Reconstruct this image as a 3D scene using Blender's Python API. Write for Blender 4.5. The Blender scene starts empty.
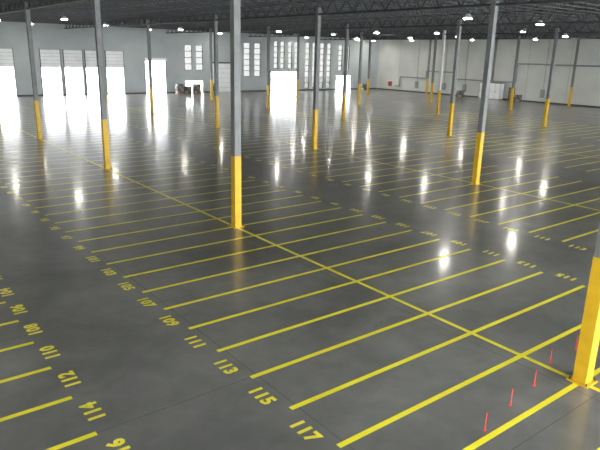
import bpy, bmesh, math, random
from mathutils import Matrix, Vector
random.seed(4)
S = 7.16            # eye height of the photographer (m)
scene = bpy.context.scene
scene.view_settings.view_transform = 'Standard'

# ------------------------------------------------------------- materials
def new_mat(name):
    m = bpy.data.materials.new(name); m.use_nodes = True
    nt = m.node_tree; b = nt.nodes["Principled BSDF"]
    return m, nt, b

def noisy(name, c1, c2, scale=2.0, rough=0.6, metal=0.0, detail=6, spec=0.5):
    m, nt, b = new_mat(name)
    tc = nt.nodes.new("ShaderNodeTexCoord"); n = nt.nodes.new("ShaderNodeTexNoise")
    n.inputs["Scale"].default_value = scale; n.inputs["Detail"].default_value = detail
    r = nt.nodes.new("ShaderNodeValToRGB")
    r.color_ramp.elements[0].position = 0.35; r.color_ramp.elements[1].position = 0.65
    r.color_ramp.elements[0].color = (*c1, 1); r.color_ramp.elements[1].color = (*c2, 1)
    nt.links.new(tc.outputs["Object"], n.inputs["Vector"])
    nt.links.new(n.outputs["Fac"], r.inputs["Fac"]); nt.links.new(r.outputs["Color"], b.inputs["Base Color"])
    b.inputs["Roughness"].default_value = rough; b.inputs["Metallic"].default_value = metal
    b.inputs["Specular IOR Level"].default_value = spec
    return m

def emis(name, col, strength):
    m, nt, b = new_mat(name)
    b.inputs["Base Color"].default_value = (0.9, 0.9, 0.9, 1)
    b.inputs["Emission Color"].default_value = (*col, 1)
    b.inputs["Emission Strength"].default_value = strength
    return m

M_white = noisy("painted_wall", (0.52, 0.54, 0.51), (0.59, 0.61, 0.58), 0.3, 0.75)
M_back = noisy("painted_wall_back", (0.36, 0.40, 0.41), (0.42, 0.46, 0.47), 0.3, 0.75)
M_deck = noisy("roof_deck_metal", (0.26, 0.27, 0.27), (0.32, 0.33, 0.33), 0.5, 0.7)
M_steel = noisy("joist_steel", (0.04, 0.045, 0.05), (0.07, 0.075, 0.08), 1.0, 0.6)
M_col = noisy("column_grey_paint", (0.14, 0.15, 0.15), (0.19, 0.20, 0.20), 1.5, 0.5)
M_colw = noisy("column_white", (0.6, 0.62, 0.62), (0.7, 0.72, 0.72), 1.5, 0.5)  # whiter tone for picked columns
M_yel = noisy("column_yellow_paint", (0.58, 0.35, 0.012), (0.68, 0.42, 0.018), 2.5, 0.45)
M_line = noisy("floor_line_yellow", (0.90, 0.80, 0.03), (1.0, 0.90, 0.05), 1.2, 0.30, spec=0.35)
M_num = noisy("floor_number_yellow", (0.88, 0.78, 0.05), (1.0, 0.90, 0.08), 3.0, 0.30, spec=0.35)
M_trim = noisy("dark_trim", (0.05, 0.06, 0.06), (0.08, 0.09, 0.09), 1.0, 0.5)
M_pipe = noisy("pipe_grey", (0.22, 0.24, 0.25), (0.28, 0.3, 0.31), 2.0, 0.5)
M_panel = noisy("door_panel_white", (0.75, 0.78, 0.8), (0.85, 0.87, 0.88), 0.8, 0.5)
M_red = noisy("red_plastic", (0.7, 0.03, 0.02), (0.8, 0.05, 0.03), 3.0, 0.6)
M_wood = noisy("pallet_wood", (0.25, 0.15, 0.07), (0.35, 0.22, 0.11), 5.0, 0.8)
M_carton = noisy("carton", (0.10, 0.085, 0.07), (0.15, 0.125, 0.10), 3.0, 0.8)
M_lens = emis("lamp_lens", (1.0, 0.96, 0.87), 270)
M_apron = noisy("apron_concrete", (0.6, 0.6, 0.58), (0.7, 0.7, 0.68), 0.5, 0.9)

# tinted glass
M_glass = bpy.data.materials.new("tinted_glass"); M_glass.use_nodes = True
nt = M_glass.node_tree; nt.nodes.clear()
o = nt.nodes.new("ShaderNodeOutputMaterial"); t = nt.nodes.new("ShaderNodeBsdfTransparent")
g = nt.nodes.new("ShaderNodeBsdfGlossy"); g.inputs["Roughness"].default_value = 0.05
mx = nt.nodes.new("ShaderNodeMixShader"); mx.inputs[0].default_value = 0.06
t.inputs["Color"].default_value = (0.24, 0.24, 0.235, 1)
nt.links.new(t.outputs[0], mx.inputs[1]); nt.links.new(g.outputs[0], mx.inputs[2]); nt.links.new(mx.outputs[0], o.inputs[0])

# polished concrete
def floor_mat():
    m, nt, b = new_mat("polished_concrete")
    L = nt.links.new
    tc = nt.nodes.new("ShaderNodeTexCoord")
    def noise(scale, detail, rough=0.6, dist=0.0):
        n = nt.nodes.new("ShaderNodeTexNoise"); n.inputs["Scale"].default_value = scale
        n.inputs["Detail"].default_value = detail; n.inputs["Roughness"].default_value = rough
        n.inputs["Distortion"].default_value = dist
        L(tc.outputs["Object"], n.inputs["Vector"]); return n
    n1 = noise(0.20, 7, 0.60, 0.5); n2 = noise(1.1, 6, 0.62, 0.3)
    r1 = nt.nodes.new("ShaderNodeValToRGB")
    r1.color_ramp.elements[0].position = 0.32; r1.color_ramp.elements[0].color = (0.125, 0.126, 0.116, 1)
    r1.color_ramp.elements[1].position = 0.68; r1.color_ramp.elements[1].color = (0.245, 0.242, 0.225, 1)
    L(n1.outputs["Fac"], r1.inputs["Fac"])
    r2 = nt.nodes.new("ShaderNodeValToRGB")
    r2.color_ramp.elements[0].position = 0.32; r2.color_ramp.elements[0].color = (0.82, 0.82, 0.82, 1)
    r2.color_ramp.elements[1].position = 0.68; r2.color_ramp.elements[1].color = (1.10, 1.10, 1.10, 1)
    L(n2.outputs["Fac"], r2.inputs["Fac"])
    mul = nt.nodes.new("ShaderNodeMix"); mul.data_type = 'RGBA'; mul.blend_type = 'MULTIPLY'
    mul.inputs[0].default_value = 1.0
    L(r1.outputs[0], mul.inputs[6]); L(r2.outputs[0], mul.inputs[7])
    # saw-cut joints
    sep = nt.nodes.new("ShaderNodeSeparateXYZ"); L(tc.outputs["Object"], sep.inputs[0])
    def joint(out, period, off):
        a = nt.nodes.new("ShaderNodeMath"); a.operation = 'ADD'; a.inputs[1].default_value = off
        L(out, a.inputs[0])
        p = nt.nodes.new("ShaderNodeMath"); p.operation = 'PINGPONG'; p.inputs[1].default_value = period / 2
        L(a.outputs[0], p.inputs[0])
        c = nt.nodes.new("ShaderNodeMath"); c.operation = 'LESS_THAN'; c.inputs[1].default_value = 0.010
        L(p.outputs[0], c.inputs[0]); return c
    j1 = joint(sep.outputs[0], 16.6 / 3, -1.787 * S + 0.5 + 16.6 * 4); j2 = joint(sep.outputs[1], 15.24 / 3, -0.775 * S + 0.5 + 15.24 * 4)
    mxj = nt.nodes.new("ShaderNodeMath"); mxj.operation = 'MAXIMUM'; L(j1.outputs[0], mxj.inputs[0]); L(j2.outputs[0], mxj.inputs[1])
    dk = nt.nodes.new("ShaderNodeMix"); dk.data_type = 'RGBA'
    L(mxj.outputs[0], dk.inputs[0]); L(mul.outputs[2], dk.inputs[6]); dk.inputs[7].default_value = (0.085, 0.085, 0.08, 1)
    L(dk.outputs[2], b.inputs["Base Color"])
    b.inputs["Roughness"].default_value = 0.30
    b.inputs["Coat Weight"].default_value = 0.45
    b.inputs["Coat Roughness"].default_value = 0.12
    b.inputs["Coat IOR"].default_value = 1.45
    b.inputs["IOR"].default_value = 1.45
    return m
M_floor = floor_mat()

# ------------------------------------------------------------- mesh helpers
class MB:
    def __init__(s, name, mats):
        s.name, s.mats, s.v, s.f, s.m = name, mats, [], [], []
    def box(s, x0, x1, y0, y1, z0, z1, mi=0):
        b = len(s.v)
        s.v += [(x0,y0,z0),(x1,y0,z0),(x1,y1,z0),(x0,y1,z0),(x0,y0,z1),(x1,y0,z1),(x1,y1,z1),(x0,y1,z1)]
        for q in ((0,3,2,1),(4,5,6,7),(0,1,5,4),(1,2,6,5),(2,3,7,6),(3,0,4,7)):
            s.f.append(tuple(b+i for i in q)); s.m.append(mi)
    def quad(s, x0, x1, y0, y1, z, mi=0):
        b = len(s.v); s.v += [(x0,y0,z),(x1,y0,z),(x1,y1,z),(x0,y1,z)]
        s.f.append((b,b+1,b+2,b+3)); s.m.append(mi)
    def beam(s, p, q, w, mi=0):
        p, q = Vector(p), Vector(q); d = (q-p).normalized()
        a = d.orthogonal().normalized(); c = d.cross(a); b = len(s.v)
        for e in (p, q):
            for i, j in ((-1,-1),(1,-1),(1,1),(-1,1)):
                s.v.append(tuple(e + a*i*w/2 + c*j*w/2))
        for k in ((0,3,2,1),(4,5,6,7),(0,1,5,4),(1,2,6,5),(2,3,7,6),(3,0,4,7)):
            s.f.append(tuple(b+i for i in k)); s.m.append(mi)
    def tube(s, p, q, r, n=10, mi=0, r2=None):
        p, q = Vector(p), Vector(q); d = (q-p).normalized()
        a = d.orthogonal().normalized(); c = d.cross(a); b = len(s.v)
        for e, rr in ((p, r), (q, r if r2 is None else r2)):
            for i in range(n):
                t = 2*math.pi*i/n; s.v.append(tuple(e + a*math.cos(t)*rr + c*math.sin(t)*rr))
        for i in range(n):
            j = (i+1) % n; s.f.append((b+i, b+j, b+n+j, b+n+i)); s.m.append(mi)
        s.f.append(tuple(b+i for i in reversed(range(n)))); s.m.append(mi)
        s.f.append(tuple(b+n+i for i in range(n))); s.m.append(mi)
    def build(s, loc=(0,0,0)):
        me = bpy.data.meshes.new(s.name); me.from_pydata(s.v, [], s.f)
        for m in s.mats: me.materials.append(m)
        me.polygons.foreach_set("material_index", s.m); me.update()
        ob = bpy.data.objects.new(s.name, me); ob.location = loc
        scene.collection.objects.link(ob); return ob

# ------------------------------------------------------------- layout (metres)
BX = 16.6
CX = [1.787*S + BX*i for i in range(-2, 6)]       # column lines in x
CY = [0.775*S + 15.24*i for i in range(-1, 7)]       # column lines in y
X0, X1 = CX[0] - 0.4, 13.55*S
Y0, Y1 = CY[0] - 0.6, 13.6*S
ZR = 11.4                                             # roof deck
ZJ = 10.55                                            # bottom of joists
ZG = 9.95                                             # bottom of girders

f = MB("floor", [M_floor]); f.box(X0-0.3, X1+0.3, Y0-0.3, Y1+0.3, -0.2, 0); f.build()
c = MB("ceiling", [M_deck]); c.box(X0-0.3, X1+0.3, Y0-0.3, Y1+0.3, ZR, ZR+0.2); c.build()
ap = MB("loading_yard_ground", [M_apron]); ap.box(X0-20, X1+40, Y1+0.35, Y1+60, -0.25, -0.05)
ap.box(X0-20, X1+40, Y0-40, Y0-0.35, -0.25, -0.05); ap.build()

def wall_with_openings(name, mat, u0, u1, ops, along, at, th):
    w = MB(name, [mat])
    us = sorted({u0, u1, *[o[0] for o in ops], *[o[1] for o in ops]})
    zs = sorted({0.0, ZR, *[o[2] for o in ops], *[o[3] for o in ops]})
    for a, b in zip(us, us[1:]):
        for p, q in zip(zs, zs[1:]):
            mu, mz = (a+b)/2, (p+q)/2
            if any(o[0] < mu < o[1] and o[2] < mz < o[3] for o in ops): continue
            if along == 'x': w.box(a, b, at, at+th, p, q)
            else: w.box(at, at+th, a, b, p, q)
    return w.build()

# back wall: dock doors, office glazing
docks = [(1.15,1.52),(1.62,1.99),(2.10,2.47),(2.63,3.02),(3.56,3.96),(4.04,4.43),(4.50,4.88),(4.96,5.36)]
dock_ops = [(a*S, b*S, 0.0, 0.60*S) for a, b in docks]
tall = [(5.89*S, 6.40*S, 0.0, 0.76*S)]
glaz = []
for a, b in [(6.92,7.12),(7.22,7.42)]: glaz.append((a*S, b*S, 0.55*S, 1.15*S))
for a, b in [(8.62,8.82),(8.95,9.15)]: glaz.append((a*S, b*S, 0.40*S, 1.25*S))
for a, b in [(9.58,9.72),(9.80,9.94),(10.06,10.20),(10.28,10.42)]: glaz.append((a*S, b*S, 0.60*S, 1.32*S))
for a, b in [(10.66,10.82),(10.92,11.08),(11.20,11.36),(11.46,11.62)]: glaz.append((a*S, b*S, 0.06*S, 1.32*S))
for a, b in [(11.90,12.06),(12.18,12.34)]: glaz.append((a*S, b*S, 0.55*S, 1.28*S))
entry = [(9.50*S, 10.40*S, 0.0, 0.52*S), (11.85*S, 12.45*S, 0.0, 0.42*S), (6.92*S, 7.42*S, 0.0, 0.3*S)]
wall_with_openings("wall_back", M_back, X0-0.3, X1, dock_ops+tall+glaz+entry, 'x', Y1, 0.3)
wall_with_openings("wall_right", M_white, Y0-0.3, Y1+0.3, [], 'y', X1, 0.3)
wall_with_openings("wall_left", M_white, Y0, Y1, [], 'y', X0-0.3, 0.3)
fill_ops = []  # unseen openings behind the camera, added to let sky light onto the near floor
x = X0+1
while x+4.2 < X1: fill_ops.append((x, x+4.2, 0.0, 4.4)); fill_ops.append((x, x+4.2, 5.4, 9.8)); x += 5.2
wall_with_openings("wall_front", M_white, X0-0.3, X1, fill_ops, 'x', Y0-0.3, 0.3)

# vertical-lift dock doors: sectional panel raised above each opening + frame
k = 1
for (a, b, z0, z1) in dock_ops:
    d = MB("door_%d" % k, [M_panel, M_trim]); k += 1
    h = 0.36*S
    for i in range(5):
        d.box(a-0.02, b+0.02, Y1-0.13, Y1-0.08, z1+0.02+i*h/5, z1+(i+1)*h/5-0.02, 0)
    for x in (a-0.10, b+0.02): d.box(x, x+0.08, Y1-0.16, Y1-0.002, 0, z1+h+0.1, 1)
    d.box(a-0.1, b+0.1, Y1-0.07, Y1-0.002, z1-0.05, z1+0.05, 1)
    d.build()
a, b, z0, z1 = tall[0]
d = MB("door_%d" % k, [M_panel, M_trim]); k += 1
for x in (a-0.12, b+0.02): d.box(x, x+0.1, Y1-0.16, Y1-0.002, 0, z1+0.3, 1)
d.box(a-0.12, b+0.12, Y1-0.4, Y1-0.002, z1, z1+0.45, 0); d.build()
# closed sectional door
d = MB("door_%d" % k, [M_panel, M_trim]); k += 1
a, b = 7.66*S, 8.42*S
for i in range(6): d.box(a, b, Y1-0.1, Y1-0.04, 0.05+i*0.85, 0.05+(i+1)*0.85-0.04, 0)
for x in (a-0.12, b): d.box(x, x+0.12, Y1-0.14, Y1-0.002, 0, 5.3, 1)
d.box(a-0.12, b+0.12, Y1-0.14, Y1-0.002, 5.16, 5.4, 1); d.build()

k = 1
for (a, b, z0, z1) in glaz + entry:
    w = MB("window_%d" % k, [M_trim, M_glass]); k += 1
    y = Y1 + 0.05; t_ = 0.07
    w.box(a, a+t_, y, y+0.12, z0, z1); w.box(b-t_, b, y, y+0.12, z0, z1)
    w.box(a, b, y, y+0.12, z1-t_, z1)
    if z0 > 0: w.box(a, b, y, y+0.12, z0, z0+t_)
    if z0 > 0:
        n = max(2, round((z1-z0)/1.1))
        for i in range(1, n): w.box(a, b, y, y+0.12, z0+(z1-z0)*i/n-0.05, z0+(z1-z0)*i/n+0.05)
        w.box(a+t_, b-t_, y+0.05, y+0.06, z0+t_, z1-t_, 1)
    else:
        n = max(2, round((b-a)/1.6))
        for i in range(1, n): w.box(a+(b-a)*i/n-0.05, a+(b-a)*i/n+0.05, y, y+0.12, 0, z1)
        w.box(a, b, y, y+0.12, 2.2, 2.3)
    w.build()

# right wall: panel reveals, pipework, man door
t = MB("trim_1", [M_pipe])
y = Y0+2
while y < Y1:
    t.box(X1-0.012, X1-0.002, y, y+0.05, 0, ZR-0.01); y += 7.62
t.build()
b_ = MB("baseboard_right", [M_trim]); b_.box(X1-0.05, X1-0.002, Y0+0.1, Y1-0.1, 0.0, 0.25); b_.build()
b_ = MB("baseboard_back", [M_trim])
xs = sorted([(o[0], o[1]) for o in dock_ops+tall+entry] + [(7.66*S, 8.42*S)])
p = X0+0.1
for a, c2 in xs:
    b_.box(p, a-0.14, Y1-0.04, Y1-0.002, 0, 0.25); p = c2+0.14
b_.box(p, X1-0.1, Y1-0.04, Y1-0.002, 0, 0.25); b_.build()

pp = MB("wall_pipe_run", [M_pipe])
xw = X1-0.25
pts = [(12.8,0.15),(12.6,0.15),(12.6,0.42),(11.6,0.42),(11.6,0.62),(10.6,0.62),(10.6,0.45),(8.7,0.45),(8.7,0.9),(6.0,0.9)]
for (ya, za), (yb, zb) in zip(pts, pts[1:]):
    pp.tube((xw, ya*S, za*S), (xw, yb*S, zb*S), 0.12)
for ya, za in pts: pp.box(xw-0.05, X1-0.002, ya*S-0.05, ya*S+0.05, za*S-0.05, za*S+0.05)
for yy in (10.9, 11.9, 10.2, 7.9):       # electrical panels feeding the run
    pp.box(X1-0.3, X1-0.002, yy*S, yy*S+0.7, 0.9, 2.3, 0)
    pp.tube((X1-0.06, yy*S+0.35, 2.3), (X1-0.06, yy*S+0.35, ZR-0.02), 0.04, 8, 0)
pp.build()

# columns
def column(x, y, white=False):
    if x > X1-1 or y > Y1-1.0: return
    e = MB("support_column", [M_colw if white else M_col, M_yel, M_steel])
    w = 0.15
    e.box(-w, w, -w, w, 3.05, ZJ-0.02, 0)
    e.box(-w-0.006, w+0.006, -w-0.006, w+0.006, 0.03, 3.05, 1)
    e.box(-0.25, 0.25, -0.25, 0.25, 0.0, 0.03, 1)
    for i in (-1, 1):
        for j in (-1, 1): e.tube((i*0.2, j*0.2, 0.03), (i*0.2, j*0.2, 0.09), 0.02, 6, 2)
    e.box(-0.25, 0.25, -0.25, 0.25, ZJ-0.05, ZJ-0.02, 2)
    e.build((x, y, 0))
for i, x in enumerate(CX):
    for j, y in enumerate(CY):
        if i == 0 or j == 0: continue
        column(x, y, white=(i, j) in ((5, 4), (5, 7)))

# roof structure
jo = MB("roof_joists", [M_steel])
L = BX; jo.box(0, L, -0.06, 0.06, ZR-0.09, ZR-0.01); jo.box(0, L, -0.05, 0.05, ZJ, ZJ+0.07)
n = 14
for i in range(n):
    xa, xb, xm = L*i/n, L*(i+1)/n, L*(i+0.5)/n
    jo.beam((xa, 0, ZR-0.06), (xm, 0, ZJ+0.04), 0.05); jo.beam((xm, 0, ZJ+0.04), (xb, 0, ZR-0.06), 0.05)
ob = jo.build((CX[0], CY[0]+0.76, 0))
md = ob.modifiers.new("a", 'ARRAY'); md.use_relative_offset = False; md.use_constant_offset = True
md.constant_offset_displace = (L, 0, 0); md.count = 7
md = ob.modifiers.new("b", 'ARRAY'); md.use_relative_offset = False; md.use_constant_offset = True
md.constant_offset_displace = (0, 1.524, 0); md.count = 69
gi = MB("roof_girders", [M_steel])
L2 = 15.24
gi.box(-0.12, 0.12, 0, L2, ZR-0.5, ZR-0.38); gi.box(-0.12, 0.12, 0, L2, ZG, ZG+0.13)
n = 10
for i in range(n):
    a, b, m_ = L2*i/n, L2*(i+1)/n, L2*(i+0.5)/n
    gi.beam((0, a, ZR-0.44), (0, m_, ZG+0.06), 0.09); gi.beam((0, m_, ZG+0.06), (0, b, ZR-0.44), 0.09)
ob = gi.build((CX[1], CY[0], 0))
md = ob.modifiers.new("a", 'ARRAY'); md.use_relative_offset = False; md.use_constant_offset = True
md.constant_offset_displace = (0, L2, 0); md.count = 7
md = ob.modifiers.new("b", 'ARRAY'); md.use_relative_offset = False; md.use_constant_offset = True
md.constant_offset_displace = (BX, 0, 0); md.count = 6
sp = MB("sprinkler_pipes", [M_pipe])
for i in range(1, 26):
    x = X0 + i*4.3
    if x < X1-1: sp.tube((x, Y0+0.5, ZJ+0.35), (x, Y1-0.5, ZJ+0.35), 0.05, 6)
sp.build()

# high-bay lights: bell reflectors with ballast housing; off-frame ones added for fill
def lamp(x, y):
    e = MB("high_bay_and_fill_light", [M_panel, M_lens, M_steel])
    z = 10.25
    e.tube((0,0,z), (0,0,z+0.32), 0.40, 20, 0, 0.15)
    e.tube((0,0,z-0.03), (0,0,z), 0.41, 20, 0)
    e.tube((0,0,z+0.32), (0,0,z+0.55), 0.13, 14, 2)
    e.tube((0,0,z-0.075), (0,0,z-0.031), 0.28, 20, 1, 0.34)
    e.tube((0, 0, z+0.55), (0, 0, ZR-0.01), 0.015, 6, 2)
    e.build((x, y, 0))
for (x, y) in [(5.75,4.40),(7.1,4.33),(10.8,6.05),(8.9,5.7),(8.97,7.52),(8.5,8.62),(7.34,10.25),(8.87,10.35),(5.9,11.75),(4.26,11.55),
               (5.6,12.65),(7.56,13.0),(9.2,12.15),(10.45,8.2),(11.1,10.1),(12.2,7.5),(12.4,9.3),(11.2,12.1),(12.7,11.5),(10.3,13.1),(12.1,13.0),(12.9,13.2),(3.2,12.7),
               (8.2,1.4),(10.2,1.6),(10.3,3.6),(12.3,1.8),(12.4,4.0),(0.4,5.2),(-1.2,3.0),(-1.3,5.8),(0.9,8.2),(-1.2,8.6),(2.4,11.6),(0.2,11.2),(3.0,9.9)]:  # this row: mostly unseen lamps added outside the frame as fill light
    lamp(x*S, y*S)

# floor markings
P = 0.2127*S
Yc = 0.775*S
ln = MB("bay_line_markings", [M_line]); HW = 0.066
blocks = [(-1.5, 0.424, -0.553, 55), (0.92, 2.62, 1.775, 55), (3.19, 5.03, 4.115, 45), (5.52, 7.35, 6.43, 36), (7.86, 9.70, 8.75, 30)]
for bi, (a, b, m_, k1) in enumerate(blocks):
    k0 = -5
    for kk in range(k0, k1+1):
        y = Yc + P*kk
        ln.quad(a*S, b*S, y-HW, y+HW, 0.003)
    ln.quad(m_*S-HW, m_*S+HW, Yc+P*k0, Yc+P*k1, 0.005)
ln.build()

# numbers
numv, numf = [], []
cache = {}
def text_mesh(s):
    if s in cache: return cache[s]
    cu = bpy.data.curves.new("t", 'FONT'); cu.body = s; cu.size = 0.45; cu.align_x = 'CENTER'; cu.align_y = 'CENTER'
    cu.offset = 0.022; cu.space_character = 1.10; cu.resolution_u = 2
    ob = bpy.data.objects.new("t", cu); scene.collection.objects.link(ob)
    dg = bpy.context.evaluated_depsgraph_get(); me = bpy.data.meshes.new_from_object(ob.evaluated_get(dg))
    r = ([tuple(v.co) for v in me.vertices], [tuple(p.vertices) for p in me.polygons])
    bpy.data.objects.remove(ob); bpy.data.curves.remove(cu); bpy.data.meshes.remove(me)
    cache[s] = r; return r
def put(s, x, y, face):
    vs, fs = text_mesh(s); b = len(numv)
    for (tx, ty, _) in vs:
        if face > 0: numv.append((x+ty, y-tx, 0.004))
        else: numv.append((x-ty, y+tx, 0.004))
    for p_ in fs: numf.append(tuple(b+i for i in p_))
for kk in range(-2, 40):
    odd = 117 - 2*(kk-1); y = Yc + P*(kk+0.5)
    if odd < 1: break
    put(str(odd), 0.888*S, y, 1); put(str(odd+1), 0.452*S, y, -1)
    put(str(odd), 2.66*S, y, -1); put(str(odd), 3.155*S, y, 1)
me = bpy.data.meshes.new("bay_numbers"); me.from_pydata(numv, [], numf); me.materials.append(M_num)
ob = bpy.data.objects.new("bay_numbers", me); scene.collection.objects.link(ob)

# small thin red uprights
for (x, y) in [(1.30,0.80),(1.47,0.83),(1.63,0.85),(1.81,0.90),(1.98,0.90)]:
    e = MB("red_upright", [M_red, M_trim])
    e.box(-0.025, 0.025, -0.025, 0.025, 0.006, 0.015, 0); e.tube((0,0,0.015), (0,0,0.40), 0.011, 8, 0, 0.008)
    e.build((x*S, y*S, 0))

# white partition box against the right wall, with a brown man door beside it
e = MB("white_storage_cabinet", [M_panel, M_trim])
xa = X1-1.5; ya, yb = 9.0*S, 9.62*S
e.box(xa, X1-0.4, ya, yb, 0.1, 2.9, 0)
e.box(xa-0.04, X1-0.4, ya-0.04, yb+0.04, 2.9, 3.0, 1); e.box(xa+0.05, X1-0.45, ya+0.05, yb-0.05, 0, 0.1, 1)
for i in range(5):
    y = ya+(yb-ya)*i/4; e.box(xa-0.01, xa, y-0.015, y+0.015, 0.1, 2.9, 1)
for i in range(4):
    y = ya+(yb-ya)*(i+0.85)/4; e.box(xa-0.05, xa-0.01, y-0.02, y+0.02, 1.2, 1.6, 1)
e.build()
e = MB("door_%d" % 11, [M_wood, M_trim])
e.box(X1-0.08, X1-0.06, 8.72*S, 8.86*S, 0.02, 2.15, 0)
e.box(X1-0.12, X1-0.06, 8.70*S, 8.72*S, 0, 2.25, 1); e.box(X1-0.12, X1-0.06, 8.86*S, 8.88*S, 0, 2.25, 1)
e.box(X1-0.12, X1-0.06, 8.70*S, 8.88*S, 2.15, 2.27, 1); e.build()
e = MB("fire_hose_cabinet", [M_red, M_trim])
e.box(X1-0.30, X1-0.002, 12.95*S, 12.95*S+0.9, 0.9, 1.9, 0); e.box(X1-0.32, X1-0.30, 12.95*S+0.08, 12.95*S+0.82, 1.0, 1.8, 1)
e.box(X1-0.35, X1-0.32, 12.95*S+0.7, 12.95*S+0.75, 1.3, 1.5, 0); e.build()

# pallet loads near the back wall
def pallet_load(x, y, w, h):
    e = MB("pallet_load", [M_wood, M_carton, M_pipe])
    for i in range(3): e.box(-0.6, 0.6, -0.5+i*0.45, -0.4+i*0.45, 0, 0.1, 0)
    for i in range(6): e.box(-0.6+i*0.22, -0.48+i*0.22, -0.5, 0.5, 0.1, 0.13, 0)
    r = 0
    z = 0.13
    while z+0.4 < h:
        for i in range(3):
            for j in range(2): e.box(-0.58+i*0.39, -0.21+i*0.39, -0.48+j*0.48, -0.02+j*0.48, z, z+0.38, 1 if (i+j+r) % 3 else 2)
        z += 0.4; r += 1
    e.build((x, y, 0))
for (x, y, h) in [(6.60*S, 13.3*S, 1.8), (6.82*S, 13.3*S, 1.4), (7.02*S, 13.2*S, 1.8), (7.5*S, 13.2*S, 1.8), (12.6*S, 13.2*S, 1.4), (13.0*S, 9.95*S, 1.4), (13.05*S, 8.3*S, 1.4)]:
    pallet_load(x, y, 1.2, h)

# ------------------------------------------------------------- daylight
w = bpy.data.worlds.new("sky"); scene.world = w; w.use_nodes = True
bg = w.node_tree.nodes["Background"]; bg.inputs[0].default_value = (0.95, 0.975, 1.0, 1); bg.inputs[1].default_value = 18.0

# ------------------------------------------------------------- camera
A = Vector((0.792, 0.1514, -0.5915)).normalized()
B = Vector((-0.6096, 0.2349, -0.7572)); B = (B - A*B.dot(A)).normalized()
U = A.cross(B)
cam = bpy.data.cameras.new("camera"); co = bpy.data.objects.new("camera", cam); scene.collection.objects.link(co)
cam.sensor_width = 36; cam.lens = 590/600*36; cam.clip_end = 500
M = Matrix((A, B, U)).to_4x4(); M.translation = (0, 0, S); co.matrix_world = M
scene.camera = co
